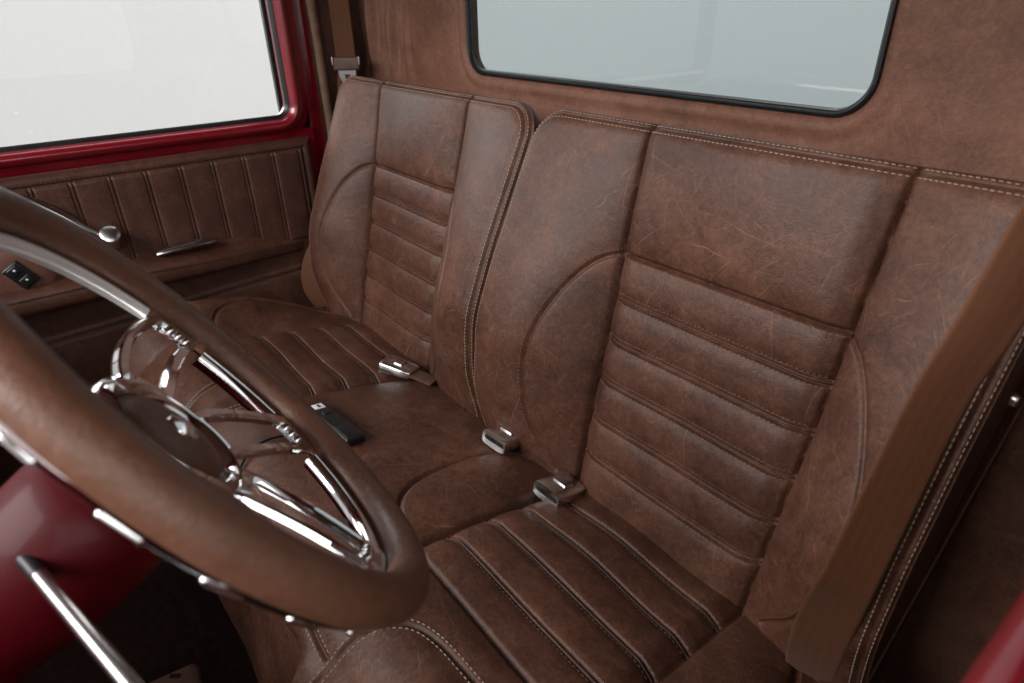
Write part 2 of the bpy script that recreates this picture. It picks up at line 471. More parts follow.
def make_backrest(sx, label):
    seed = 11 if sx > 0 else 23
    nb = 26
    vs = np.concatenate([np.linspace(-.055, VT - .125, 500, endpoint=False), VT - .125 + .125 * np.sin(np.linspace(0, PI / 2, 150))])
    g = np.linspace(0, 1, 430); g = g + .05 * np.sin(2 * PI * g) * -1 * .9
    g = (g - g[0]) / (g[-1] - g[0])
    def lim(v):
        a0 = np.clip((v - (VT - RC0)) / RC0, 0, 1); a1 = np.clip((v - (VT - RC1)) / RC1, 0, 1)
        return U0 + RC0 * (1 - np.sqrt(np.maximum(1 - a0 ** 2, 0))), U1 - RC1 * (1 - np.sqrt(np.maximum(1 - a1 ** 2, 0)))
    xl, xr = lim(vs)
    Ug = xl[:, None] + (xr - xl)[:, None] * g[None]; Vg = np.repeat(vs[:, None], len(g), 1)
    P = back_pos(Ug, Vg, sx, seed)
    nr, nc = P.shape[:2]
    Q = gridq(nr, nc)
    uc = Ug[:-1, :-1] * .5 + Ug[1:, 1:] * .5; vc = Vg[:-1, :-1] * .5 + Vg[1:, 1:] * .5
    ins = (uc > bp_(vc)) & (uc < bq_(vc))
    pl = ins & (vc < VC); tp = ins & (vc >= VC) & (vc < VT - .016)
    if sx < 0: Q = Q[..., ::-1]
    Vv = P.reshape(-1, 3)
    # skirt: sides, top and back run backwards from the outline
    loop = [i * nc for i in range(nr)] + [(nr - 1) * nc + j for j in range(1, nc)] + [i * nc + nc - 1 for i in range(nr - 2, -1, -1)]
    L0 = Vv[loop]
    Lu = Ug.reshape(-1)[loop]; Lv = Vg.reshape(-1)[loop]
    cen = np.array([.5 * (U0 + U1), .25])
    rings = []
    for dep, ins_ in ((.0, 0), (.008, .0000), (.03, .001), (.07, .003), (.11, .006), (.13, .012), (.145, .024), (.15, .05)):
        du = cen[0] - Lu; dv = np.where(Lv > .2, .25 - Lv, 0); nn = np.hypot(du, dv) + 1e-9
        wv = np.interp(Lv, [-.05, 0, .05], [0, .3, 1])
        uu = Lu + du / nn * ins_; vv = Lv + dv / nn * ins_
        topk = sstep(VT - .10, VT - .01, Lv); vv = vv - topk * (.75 * max(dep - .006, 0))
        R = L0 + ((uu - Lu) * sx)[:, None] * XV + (vv - Lv)[:, None] * VB - dep * NB
        rings.append(R)
    m = len(loop); base = len(Vv)
    SV = np.vstack(rings); sq = gridq(len(rings), m, off=base)
    sq = sq[..., ::-1] if sx > 0 else sq
    allV = np.vstack([Vv, SV])
    body = np.vstack([Q[~(pl | tp)].reshape(-1, 4), sq.reshape(-1, 4)])
    # share the outline vertices so the shading rolls over the edge
    remap = np.arange(len(allV)); remap[base:base + m] = loop
    body = remap[body]
    o = npmesh('backrest', allV, body, M_SEAT, bench); o['label'] = label
    a = npmesh('pleated_panel', allV, Q[pl].reshape(-1, 4), M_SEAT, o)
    b = npmesh('upper_panel', allV, Q[tp].reshape(-1, 4), M_SEAT, o)
    pf = PF(lambda u, v: back_pos(u, v, sx, seed), sx)
    # border stitching: outline inset by e
    def outline(e):
        pts = [(U0 + e, v) for v in np.linspace(-.02, VT - RC0, 60)]
        pts += [(U0 + RC0 - (RC0 - e) * math.cos(t), VT - RC0 + (RC0 - e) * math.sin(t)) for t in np.linspace(0, PI / 2, 24)[1:]]
        pts += [(u, VT - e) for u in np.linspace(U0 + RC0, U1 - RC1, 60)[1:]]
        pts += [(U1 - RC1 + (RC1 - e) * math.sin(t), VT - RC1 + (RC1 - e) * math.cos(t)) for t in np.linspace(0, PI / 2, 36)[1:]]
        pts += [(U1 - e, v) for v in np.linspace(VT - RC1, -.02, 60)[1:]]
        return np.array(pts)
    V1, Q1 = stitch_rows([(outline(.0112), 0), (outline(.0028), 0)], pf, ln=.0048, gap=.0015, r=.00060)
    s1 = npmesh('stitching', V1, Q1, M_THREAD, o); s1['label'] = 'pale double stitching along the border'
    groups = []
    for i in range(5):
        vi = V5 + i * SP
        groups.append([([(bp_(vi) + .004, vi + k), (bq_(vi) - .004, vi + k)], 0) for k in (.0064, -.0064)])
    groups.append([([(bp_(VC) + .004, VC - .0065), (bq_(VC) - .004, VC - .0065)], 0)])
    groups += [[(ARC_IN, -.0058)], [(ARC_OUT, -.0058)]]
    for rows in groups:
        V1, Q1 = stitch_rows(rows, pf, ln=.0040, gap=.0022, r=.00050)
        npmesh('stitching', V1, Q1, M_THREAD2, o)
    return o

make_backrest(1, 'driver side backrest'); make_backrest(-1, 'passenger side backrest')

# cushion -------------------------------------------------------------
UE, T0, RF, REC = .690, .365, .115, .05
def cp_(t): return .2147 + .0286 * t
def cq_(t): return .5196 + .0384 * t
TF = .300
CARC_OUT = spline([(.533, .318), (.565, .318), (.600, .300), (.624, .262), (.634, .20), (.630, .12), (.61, .04), (.59, 0)], 48)
CARC_MID = spline([(.223, .292), (.165, .283), (.128, .258), (.103, .215), (.092, .155), (.096, .10), (.112, .055), (.135, .02)], 48)
SEAM_DRV = spline([(.70, .352), (.55, .349), (.42, .349), (.355, .356), (.322, .378), (.306, .42), (.300, .50), (.300, .62)], 70)
SEAM_MID = spline([(-.29, .452), (-.17, .440), (0, .425), (.10, .430), (.20, .443), (.29, .455)], 60)
CW1, CSP = .0515, .0637

def cush_d(x, t):
    u = np.abs(x); p, q = cp_(t), cq_(t)
    mid = u < p; outb = u > q; ins = ~(mid | outb)
    d = np.zeros_like(u)
    front = sstep(.42, .30, t)
    sm = np.clip((p - u) / p, 0, 1)
    d = d + np.where(mid, .009 * (1 - np.exp(-(p - u) / .028)) * sstep(-.02, .08, t), 0)
    so = np.clip((u - q) / (UE - q), 0, 1)
    hb = np.interp(t, [-.06, .05, .13, .22, .34, .45, .6], [-.012, .0, .022, .040, .042, .028, .018])
    d = d + np.where(outb, hb * np.sin(np.clip(so / .75, 0, 1) * PI / 2) ** 1.1, 0)
    seam = np.minimum(np.abs(u - p), np.abs(u - q)); act = sstep(.47, .43, t)
    d = d + (.004 * (1 - np.exp(-seam / .016)) - .0052 * G(seam, .0036)) * act
    zc = np.zeros_like(u)
    for i in range(4):
        k = t - CW1 - i * CSP
        zc = zc - .0058 * (G(k - .0034, .0017) + G(k + .0034, .0017)) - .0034 * G(k, .012)
    zc = zc - .0058 * G(t - TF, .0036) - .003 * G(t - TF, .016)
    d = d + np.where(ins, (zc + .008 * sstep(0, .03, seam)) * sstep(0, .004, seam) * sstep(.45, .40, t), 0)
    da = polydist(u, t, CARC_OUT); d = d - np.where(outb, .0045 * G(da, .0034) + .0015 * G(da, .012), 0)
    dm = polydist(x, t, CARC_MID); d = d - np.where(mid, .0048 * G(dm, .0034) + .0016 * G(dm, .013), 0)
    ds = polydist(u, t, SEAM_DRV); d = d - .0042 * G(ds, .0030) - .003 * G(ds, .016)
    d2 = polydist(x, t, SEAM_MID); d = d - np.where(u < .3, .0042 * G(d2, .0030) + .003 * G(d2, .016), 0)
    d = d + 1.0 * lumps(x, t, 5)
    d = d - .055 * sstep(.275, .235, u) * sstep(.455, .52, t)
    e = np.clip(UE - u, 0, REC)
    d = d - (REC - np.sqrt(np.maximum(REC ** 2 - (REC - e) ** 2, 0)))
    return d

def cush_pos(x, t):
    d = cush_d(x, t)
    th = np.clip((t - T0) / RF, 0, 1.48)
    ex = np.clip(t - T0 - RF * 1.48, 0, None)
    w = np.minimum(t, T0) + RF * np.sin(th) + ex * math.cos(1.48)
    h = -RF * (1 - np.cos(th)) - ex * math.sin(1.48)
    nw, nh = np.sin(th), np.cos(th)
    return x[..., None] * XV + (w + nw * d)[..., None] * WS + (h + nh * d)[..., None] * NS

def make_cushion():
    xs = np.linspace(-1, 1, 900); xs = UE * (xs + .035 * np.sin(PI * xs)); xs = xs / xs[-1] * UE
    ts = np.concatenate([np.linspace(-.07, .47, 480), np.linspace(.473, .70, 70)])
    X, T = np.meshgrid(xs, ts); P = cush_pos(X, T)
    nr, nc = P.shape[:2]; Q = gridq(nr, nc)
    xc = np.abs(X[:-1, :-1] + X[1:, 1:]) * .5; tc = (T[:-1, :-1] + T[1:, 1:]) * .5; sg = X[:-1, :-1]
    ins = (xc > cp_(tc)) & (xc < cq_(tc)) & (tc < TF)
    V = P.reshape(-1, 3)
    # side skirts
    base = len(V); SV = []; SQ = []
    for side, sgn in ((0, 1), (nc - 1, -1)):
        idx = np.arange(nr) * nc + side; ring = [idx]
        for dep in (.03, .08, .16):
            n0 = base + sum(len(s) for s in SV)
            R = V[idx] - np.array([0, 0, dep]); SV.append(R); ring.append(np.arange(n0, n0 + nr))
        for a, b in zip(ring[:-1], ring[1:]):
            q = np.stack([a[:-1], a[1:], b[1:], b[:-1]], 1); SQ.append(q if sgn > 0 else q[:, ::-1])
    V = np.vstack([V] + SV)
    body = np.vstack([Q[~ins].reshape(-1, 4)] + SQ)
    o = npmesh('seat_cushion', V, body[:, ::-1], M_SEAT, bench)
    for s in (-1, 1):
        a = npmesh('pleated_panel', V, Q[ins & (sg * s > 0)].reshape(-1, 4)[:, ::-1], M_SEAT, o)
        a['label'] = ('driver' if s > 0 else 'passenger') + ' side pleated seat panel'
    pf = PF(cush_pos, -1)
    groups = []
    for s in (-1, 1):
        for i in range(4):
            t = CW1 + i * CSP
            groups.append([([(s * (cp_(t) + .004), t + k), (s * (cq_(t) - .004), t + k)], 0) for k in (.0064, -.0064)])
        arc = CARC_OUT.copy(); arc[:, 0] *= s; groups.append([(arc, .0058 * s)])
    groups.append([(CARC_MID, .0058)])
    for rows in groups:
        V1, Q1 = stitch_rows(rows, pf, ln=.0042, gap=.0022, r=.00055)
        npmesh('stitching', V1, Q1, M_THREAD2, o)
    groups = []
    for s in (-1, 1):
        seam = SEAM_DRV[SEAM_DRV[:, 0] < .68].copy(); seam[:, 0] *= s
        groups.append([(seam, .0062), (seam, -.0062)])
        groups.append([([(s * cp_(t_), t_) for t_ in (.305, .36, .42)], k) for k in (.006, -.006)])
    groups.append([(SEAM_MID, .0062), (SEAM_MID, -.0062)])
    for rows in groups:
        V1, Q1 = stitch_rows(rows, pf, ln=.0046, gap=.0022, r=.00075)
        s_ = npmesh('stitching', V1, Q1, M_THREAD, o); s_['label'] = 'pale double stitching on the front edge'
    b = MB(); b.box((0, -.20, -.27), (1.30, .44, .20), bev=.02); b.build('seat_base', M_CARPET2, bench)
    return o
make_cushion()
adopt(bench)

def seat_pt(x, t, lift=0.):
    p = cush_pos(np.array([x]), np.array([t]))[0]
    return Vector(p) + Vector(NS) * lift

# ------------------------------------------------------------------ belt buckles standing in the seat crease
def make_buckle(x, t, yaw, label, pitch=.0, strap=True):
    root = empty('belt_buckle', seat_pt(x, t, 0), label, 'seat belt buckle', 'chrome lap belt buckles in the seat crease')
    Z = Vector(NS); Y = Vector(WS)             # Y: out of the crease towards the front
    Yr = (Y * math.cos(yaw) + Vector(XV) * math.sin(yaw)).normalized()
    Yr = (Yr * math.cos(pitch) + Z * math.sin(pitch)).normalized()
    Xr = Yr.cross(Z).normalized(); Zr = Xr.cross(Yr)
    Mx = Matrix((Xr, Yr, Zr)).transposed().to_4x4()
    c = root.location + Zr * .0155
    def at(a, b_, h): return c + Xr * a + Yr * b_ + Zr * h
    # tapered housing shell with an open mouth at the front
    b = MB(); secs = [(-.034, .020, .0075), (-.030, .023, .0100), (-.006, .0255, .0118), (.022, .0270, .0130), (.0300, .0270, .0132), (.032, .0262, .0122), (.0305, .0225, .0040), (.014, .0225, .0036)]
    V = []; n = 28
    for yy, hw, hh in secs:
        for k in range(n):
            a = 2 * PI * k / n; ca, sa = math.cos(a), math.sin(a)
            V.append(at(math.copysign(abs(ca) ** .42, ca) * hw, yy, math.copysign(abs(sa) ** .5, sa) * hh))
    F = [(i * n + k, i * n + (k + 1) % n, (i + 1) * n + (k + 1) % n, (i + 1) * n + k) for i in range(len(secs) - 1) for k in range(n)]
    F.append(tuple(range(n))[::-1]); b.add(V, F)
    h = b.build('housing', M_BUCKLE, root, sharp=35)
    b = MB(); b.box(at(0, .0145, 0), (.0445, .004, .0108), Mx); b.build('slot', M_PLASTIC, h)
    b = MB(); b.box(at(0, -.002, .0130), (.026, .018, .004), Mx, bev=.0014); b.build('release_button', M_SATIN, root)
    b = MB()
    e0 = at(0, -.026, 0)
    pts = [e0 + Yr * .004, e0 - Yr * .02 - Zr * .001, e0 - Yr * .055 - Zr * .003]
    b.tube(pts, .022, n=14, flat=(1, .16), up=Zr); b.build('strap', M_BROWNPL, root)
    adopt(root)
    return root

make_buckle(-.230, .064, -1.05, 'chrome belt buckle lying farthest left at the passenger seat edge', .05)
make_buckle(.092, .044, .10, 'chrome belt buckle on the plain middle section, the middle one of three', .05)
make_buckle(.229, .046, .02, 'chrome belt buckle at the corner of the driver pleated seat panel', .05)

# ------------------------------------------------------------------ remote control and its lead
def make_remote():
    a = seat_pt(-.140, .276, .0); b_ = seat_pt(-.012, .262, .0)
    ax = (b_ - a).normalized(); Z = (Vector(NS) - ax * Vector(NS).dot(ax)).normalized(); Y = Z.cross(ax)
    Mx = Matrix((ax, Y, Z)).transposed().to_4x4(); c = (a + b_) / 2 + Z * .0085
    root = empty('remote_control', (a + b_) / 2, 'slim black remote control lying on the middle of the seat', 'remote control')
    L = (b_ - a).length
    m = MB(); m.box(c, (L, .034, .013), Mx, bev=.0035); m.build('body', M_PLASTIC, root)
    m = MB(); m.box(c + ax * (-L * .40) + Z * .0062, (.016, .019, .0016), Mx, bev=.0006); m.build('display', M_WHITEP, root)
    m = MB(); m.box(c + ax * (-L * .40) + Z * .0074, (.008, .0035, .001), Mx); m.build('mark', M_PLASTIC, root)
    m = MB(); m.box(c + ax * (-L * .20) + Z * .0062, (.010, .014, .003), Mx, bev=.001); m.build('button', M_RUBBER, root)
    m = MB(); m.box(c + ax * (L * .30) + Z * .0062, (.040, .026, .0018), Mx, bev=.0008); m.build('battery_cover', M_RUBBER, root)
    adopt(root)
make_remote()
b = MB()
pts = [seat_pt(x, t, .006) for x, t in spline([(-.060, .300), (-.075, .345), (-.070, .39), (-.04, .43), (-.015, .46), (.0, .52)], 40)]
b.tube(pts, .0022, n=8); tag(b.build('cable', M_RUBBER), 'thin black cable draped over the front edge of the seat', 'cable')

# ------------------------------------------------------------------ steering wheel and column
WC = Vector((.35239, -.48838, .43440)); WN = Vector((.06029, .82482, .56217)); WE1 = Vector((-.99734, .07290, 0)); WE2 = Vector((-.04098, -.56068, .82702))
WM = Matrix((WE1, WE2, WN)).transposed().to_4x4(); WM.translation = WC
WR, Wr = .1840, .0156
wheel = empty('steering_wheel', WC - WN * .05, 'brown leather rimmed steering wheel with chrome spokes in the foreground', 'steering wheel')
def torus(R, r, off=0., nR=160, nr=28, sq=(1., 1.), lobes=0.):
    a = np.linspace(0, 2 * PI, nR, endpoint=False); b_ = np.linspace(0, 2 * PI, nr, endpoint=False)
    A, B2 = np.meshgrid(a, b_, indexing='ij')
    rr = R + r * np.cos(B2) * sq[0]; z = off + r * np.sin(B2) * sq[1]
    P = np.stack([rr * np.cos(A), rr * np.sin(A), z], -1).reshape(-1, 3)
    m = np.array(WM); P = P @ m[:3, :3].T + m[:3, 3]
    return P, gridq(nR, nr, True, True)
P, Q = torus(WR, Wr, nR=220, nr=40); rim = npmesh('rim', P, Q, M_RIM, wheel)
def wp(r, ang, off=0.):
    return WM @ Vector((r * math.cos(ang), r * math.sin(ang), off))
# polished rear band of the rim, with raised rectangular lugs
P, Q = torus(WR + .0012, .0102, off=-.0085, nr=24, sq=(1, .9)); band = npmesh('rear_band', P, Q, M_CHROME, wheel)
for k in range(24):
    a = math.radians(15 * k + 6)
    m = MB(); Mx = Matrix((Vector(WE1) * math.cos(a) + Vector(WE2) * math.sin(a), Vector(WE2) * math.cos(a) - Vector(WE1) * math.sin(a), WN)).transposed().to_4x4()
    m.box(wp(WR + .0070, a, -.0152), (.005, .022, .005), Mx, bev=.002); m.build('lug', M_CHROME, band)
# faceted bezel inside the rim between the spokes
def arc_strip(a0, a1, prof, n=40, closed=True):
    V = []; F = []; m = len(prof)
    for i in range(n):
        a = a0 + (a1 - a0) * i / (n - 1)
        for r, z in prof: V.append(wp(r, a, z))
    for i in range(n - 1):
        for j in range(m): F.append((i * m + j, i * m + (j + 1) % m, (i + 1) * m + (j + 1) % m, (i + 1) * m + j))
    F.append(tuple(range(m))); F.append(tuple((n - 1) * m + j for j in range(m))[::-1]); return V, F
SPK = [-5, -55, -125, -175]
PR = [(.1640 + .0066 * math.cos(a_), -.0150 + .0082 * math.sin(a_)) for a_ in np.linspace(0, 2 * PI, 14, endpoint=False)]
gaps = [(-15, -45), (-65, -115), (-135, -165), (-186, -354)]
for g0, g1 in gaps:
    pr_ = PR if abs(g1 - g0) < 90 else [(r_, z_ * .72) for r_, z_ in PR]
    m = MB(); m.add(*arc_strip(math.radians(g0), math.radians(g1), pr_, n=max(20, int(abs(g1 - g0))))); m.build('rim_bezel', M_CHROME if abs(g1 - g0) < 90 else M_LITCHROME, wheel, sharp=70)
# six two-legged spokes
HR, HO = .056, -.036
for sdeg in SPK:
    s = math.radians(sdeg); m = MB()
    # hub ends splay towards the neighbours
    idx = min(range(6), key=lambda k: abs(((sdeg - (k * 60 - 180 + 15)) + 180) % 360 - 180))
    hc = math.radians(idx * 60 - 180 + 15)
    def pt(a, r):                       # a: -1..1 across the spoke, r: radius; the plate dishes towards the hub
        k = (r - HR) / (.167 - HR); k = max(0., min(1., k))
        ang = (hc + a * math.radians(25)) * (1 - k) + (s + a * math.radians(8.0)) * k
        ang += a * math.radians(-3) * math.sin(PI * k)
        return np.array([r * math.cos(ang), r * math.sin(ang), HO + (-.009 - HO) * k ** .85])
    def loop(a0, r0, r1, nn=14, pw=1.):
        L_ = [pt(-a0 + 2 * a0 * t, r1) for t in np.linspace(0, 1, nn)]
        L_ += [pt(a0, r1 + (r0 - r1) * t) for t in np.linspace(0, 1, nn)[1:]]
        L_ += [pt(a0 - 2 * a0 * t, r0) for t in np.linspace(0, 1, nn)[1:]]
        L_ += [pt(-a0, r0 + (r1 - r0) * t) for t in np.linspace(0, 1, nn)[1:-1]]
        L_ = np.array(L_)
        for _ in range(2): L_ = (np.roll(L_, 1, 0) + 2 * L_ + np.roll(L_, -1, 0)) / 4
        return L_
    oo, hh_ = loop(1., HR - .006, .170), loop(.60, HR + .010, .155)
    cen_ = hh_.mean(0)
    def toward(L_, amt):                # move a loop in the plate plane away from the hole centre
        d_ = L_ - cen_; d_[:, 2] = 0; d_ /= np.linalg.norm(d_, axis=1)[:, None] + 1e-9
        return L_ + d_ * amt
    T_ = .0034; rings = []
    for L_, amt, z in ((oo, 0, -T_), (oo, 0, T_ * .45), (oo, -.0022, T_), (hh_, .0030, T_), (hh_, .0004, T_ * .3), (hh_, 0, -T_)):
        Lx = toward(L_, amt); rings.append(Lx + np.array([0, 0, z]))
    V = np.concatenate(rings); V = [WM @ Vector(v) for v in V]; nn_ = len(oo)
    m.add(V, [(r_ * nn_ + k, r_ * nn_ + (k + 1) % nn_, ((r_ + 1) % 6) * nn_ + (k + 1) % nn_, ((r_ + 1) % 6) * nn_ + k) for r_ in range(6) for k in range(nn_)])
    sp = m.build('spoke', M_CHROME, wheel, sharp=30)
    for k in (-1, 0, 1):
        m = MB(); Mx = Matrix.Translation(wp(.1535, s + k * math.radians(3.0), -.0070)) @ WM.to_3x3().to_4x4()
        m.lathe([(.0002, .0026), (.0030, .0022), (.0043, .0006), (.0046, -.004)], Mx, n=14); m.build('bolt', M_CHROME, sp)
# hub ring, horn cap, boss
m = MB(); m.lathe([(.044, HO - .004), (.046, HO + .006), (.051, HO + .009), (.057, HO + .006), (.060, HO - .004), (.056, HO - .014), (.046, HO - .016), (.044, HO - .004)], WM, n=72)
hub = m.build('hub', M_CHROME, wheel, sharp=50)
m = MB(); m.lathe([(.0004, HO + .011), (.012, HO + .0107), (.024, HO + .0095), (.034, HO + .007), (.042, HO + .002), (.0445, HO - .005)], WM, n=56); cap = m.build('horn_cap', M_RIM, wheel)
m = MB(); m.lathe([(.0004, HO + .0150), (.007, HO + .0142), (.0115, HO + .0118), (.0125, HO + .009)], WM, n=40); m.build('horn_button', M_CHROME, cap)
m = MB(); m.lathe([(.052, HO - .012), (.047, HO - .024), (.036, HO - .034), (.034, HO - .056)], WM, n=56); m.build('boss', M_SATIN, wheel)
adopt(wheel)

colm = empty('steering_column', WC - WN * .12, 'glossy red steering column below the steering wheel', 'steering column')
m = MB(); m.lathe([(.030, -.078), (.046, -.081), (.051, -.088), (.053, -.105), (.053, -.150), (.049, -.165), (.044, -.185), (.040, -.24), (.040, -.60)], WM, n=64, cap0=True)
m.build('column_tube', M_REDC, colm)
m = MB(); l0 = Vector((.398, -.606, .3895)); l1 = Vector((.551, -.566, .3845)); d = (l1 - l0)
pts = [l0 + d * t for t in np.linspace(0, 1, 12)]
m.tube(pts, [.0044] * 10 + [.0044, .0038], n=18); m.build('turn_signal_lever', M_SATIN, colm)
m = MB(); m.tube([l0 - d * .14, l0 + d * .015], [.0056, .0047], n=18); m.build('lever_collar', M_RUBBER, colm)
adopt(colm)

# ------------------------------------------------------------------ doors
DX = .78
def rrect(cx, cz, hw, hh, r, n=10):
    pts = []
    for (sx, sz, a0) in ((1, 1, 0), (-1, 1, PI / 2), (-1, -1, PI), (1, -1, 1.5 * PI)):
        for k in range(n):
            a = a0 + k / (n - 1) * PI / 2
            pts.append((cx + sx * (hw - r) + r * math.cos(a), cz + sz * (hh - r) + r * math.sin(a)))
    return pts

def loop_sweep(outline, prof, mapf):
    """sweep a profile (out, depth) around a closed outline; out is measured away from the opening"""
    P = np.array(outline); n = len(P)
    # drop duplicate points
    keep = [i for i in range(n) if np.linalg.norm(P[i] - P[i - 1]) > 1e-6]; P = P[keep]; n = len(P)
    V = []; F = []; m = len(prof)
    for i in range(n):
        t = P[(i + 1) % n] - P[i - 1]; t /= np.linalg.norm(t); o = np.array([t[1], -t[0]])
        for a, b_ in prof:
            q = P[i] + o * a; V.append(mapf(q[0], q[1], b_))
    for i in range(n):
        for j in range(m - 1): F.append((i * m + j, i * m + j + 1, ((i + 1) % n) * m + j + 1, ((i + 1) % n) * m + j))
    return V, F

PL_Y = [-.595 + .0675 * k for k in range(-8, 10)]
def make_door(sx, label):
    DX = .770 if sx > 0 else .78
    root = empty('car_door', (sx * DX, -.45, -.38), label, 'car door')
    X = lambda dep: sx * (DX - dep)            # dep: towards the cabin
    # red window surround: flat flange, rolled bead, return to the glass
    cy, cz, hw, hh = -.4935, .665, .5065, .229
    out = rrect(cy, cz, hw, hh, .034, 12)
    mp = lambda a, b_, dep: (X(dep), a, b_)
    prof = [(-.002, -.040), (-.002, -.006), (0, .004), (.004, .012), (.010, .0165), (.017, .0165), (.023, .012), (.027, .004), (.030, .001), (.040, .0), (.046, -.002), (.047, -.030)]
    V, F = loop_sweep(out, prof, mp)
    m = MB(); m.add(V, F); fr = m.build('window_frame', M_RED, root, sharp=60)
    V, F = loop_sweep(out, [(-.0085, -.012), (-.0095, -.006), (-.006, -.001), (-.001, .001), (.001, -.004)], mp)
    m = MB(); m.add(V, F); m.build('window_seal', M_RUBBER, root)
    m = MB(); m.add([(X(-.020), cy + a * (hw - .002), cz + b_ * (hh - .002)) for a, b_ in ((-1, -1), (1, -1), (1, 1), (-1, 1))], [(0, 1, 2, 3)]); m.build('window_glass', M_GLASSD, root, smooth=False)
    # red shell below the window, behind the trim
    m = MB(); m.box((X(-.012), -.4935, .13), (.020, 1.105, .56)); m.build('door_shell', M_RED, root, smooth=False)
    # trim panel
    ys = np.linspace(-1.03, .043, 760); zs = np.linspace(-.36, .392, 330)
    Yg, Zg = np.meshgrid(ys, zs)
    ztop = .389
    def trim_d(y, z):
        e = np.minimum(np.minimum(ztop - z, .042 - y), y + 1.03)
        d = .012 * np.sqrt(np.clip(1 - (1 - np.clip(e / .012, 0, 1)) ** 2, 0, 1))
        border = np.minimum(ztop - .020 - z, .020 - y)
        d = d - .0042 * G(border, .0034)
        up_ = (border > 0) & (z > .150)
        g = np.zeros_like(y)
        for py in PL_Y:
            k = y - py
            g = g - .0036 * (G(k - .0038, .0020) + G(k + .0038, .0020)) - .0012 * G(k, .012)
        d = d + np.where(up_, (g + .003) * sstep(0, .006, border) * sstep(.150, .158, z), 0)
        zl = .058 + .045 * (y + .4)
        d = d - .0055 * G(z - zl, .004) + .004 * G(z - zl - .008, .004)
        d = d + np.where(z < zl, .006 * (1 - np.exp(-(zl - z) / .02)), 0)
        d = d + .35 * lumps(y, z, 9)
        return d
    def trim_pos(y, z):
        return np.stack([sx * (DX - .003 - trim_d(y, z)), y, z], -1)
    P = trim_pos(Yg, Zg); q = gridq(*Yg.shape).reshape(-1, 4)
    tp = npmesh('trim_panel', P, q if sx < 0 else q[:, ::-1], M_DOORL, root)
    pf = PF(trim_pos, 1 if sx < 0 else -1)
    rows = []
    for py in PL_Y:
        if -1.0 < py < .01:
            rows += [([(py + k, .162), (py + k, .362)], 0) for k in (.0072, -.0072)]
    rows += [([(-1.0, .3745), (.02, .3745)], 0)]
    V1, Q1 = stitch_rows(rows, pf, ln=.005, gap=.003, r=.0006); npmesh('stitching', V1, Q1, M_THREAD2, tp)
    rows = [([(y0, .064 + .045 * (y0 + .4)) for y0 in np.linspace(-1.0, .03, 9)], 0)]
    V1, Q1 = stitch_rows(rows, pf, ln=.005, gap=.002, r=.0008); s = npmesh('stitching', V1, Q1, M_THREAD3, tp); s['label'] = 'tan stitching along the lower seam'
    # armrest ledge
    ny = 140; ay = np.linspace(-.80, -.012, ny); V = []; prof_n = 0
    for y in ay:
        k = float(np.clip((-.012 - y) / .36, 0, 1)); pr = .068 * (1 - (1 - k) ** 1.35) + .001
        zt = .190 - .042 * (1 - sstep(-.02, .19, -.012 - y)); zf = .146 + .034 * k; hgt = .013 + .017 * k
        sec = [(-.004, zt + .006), (.002, zt + .001), (pr * .35, zt * .70 + zf * .30), (pr * .7, zt * .35 + zf * .65), (pr * .93, zf + .001), (pr, zf - .003), (pr * 1.0, zf - .006), (pr * .985, zf - .0075), (pr * 1.0, zf - .009), (pr * .985, zf - .009 - hgt * .6), (pr * .93, zf - .009 - hgt), (pr * .5, zf - .012 - hgt), (-.004, zf - .016 - hgt)]
        for a, z in sec: V.append((X(.012 + a), y, z))
        prof_n = len(sec)
    q = gridq(ny, prof_n).reshape(-1, 4)
    arm = npmesh('armrest', V, q if sx > 0 else q[:, ::-1], M_DOORL, root)
    m = MB(); pts = [(X(.034 + .004 * math.sin(PI * t)), -.350 + .122 * t, .1975 + .0045 * math.sin(PI * t) + .002 * t) for t in np.linspace(0, 1, 16)]
    m.tube(pts, [.0065 + .0045 * math.sin(PI * t) ** .4 for t in np.linspace(0, 1, 16)], n=12, flat=(1.5, .8), up=(0, 0, 1)); m.build('pull_trim', M_SATIN, arm)
    # inside door handle
    m = MB(); pts = spline([(X(.012), -.560, .362), (X(.022), -.53, .346), (X(.034), -.490, .312), (X(.042), -.456, .276), (X(.042), -.432, .258)], 24)
    m.tube([Vector(p) for p in pts], list(np.linspace(.0085, .0055, len(pts))), n=12, flat=(.55, 1.1)); hd = m.build('door_handle', M_SATIN, root)
    m = MB(); m.lathe([(.0004, .026), (.012, .0255), (.0185, .022), (.020, .012), (.020, -.022), (.014, -.026), (.0005, -.026)], Matrix.Translation((X(.040), -.425, .252)) @ Matrix.Rotation(-sx * .9, 4, 'Y'), n=28); m.build('knob', M_SATIN, hd)
    # window switch pod
    m = MB(); Mp = Matrix.Translation((X(.012), -.592, .212)) @ Matrix.Rotation(-sx * PI / 2, 4, 'Y')
    m.lathe([(.074, -.004), (.072, .010), (.066, .020), (.052, .027), (.034, .030), (.0005, .0305)], Mp, n=48); pod = m.build('switch_pod', M_PODL, root)
    m = MB(); Rm = Matrix.Rotation(math.radians(-58), 4, 'X')
    m.box((X(.0435), -.592, .215), (.010, .052, .034), Rm, bev=.003); sw = m.build('switch', M_PLASTIC, pod)
    for k in (-1, 1):
        m = MB(); off = Rm @ Vector((0, k * .013, 0)); m.box(Vector((X(.0485), -.592, .215)) + off, (.005, .018, .022), Rm, bev=.002); m.build('button', M_PLASTIC, sw)
        m = MB(); m.box(Vector((X(.0512), -.592, .217)) + off, (.0012, .004, .004), Rm, bev=.0004); m.build('mark', M_WHITEP, sw)
    adopt(root); return root
make_door(-1, 'red passenger door with brown pleated trim panel and armrest below its side window')
make_door(1, 'red driver door, its painted sill out of focus at the lower right corner')

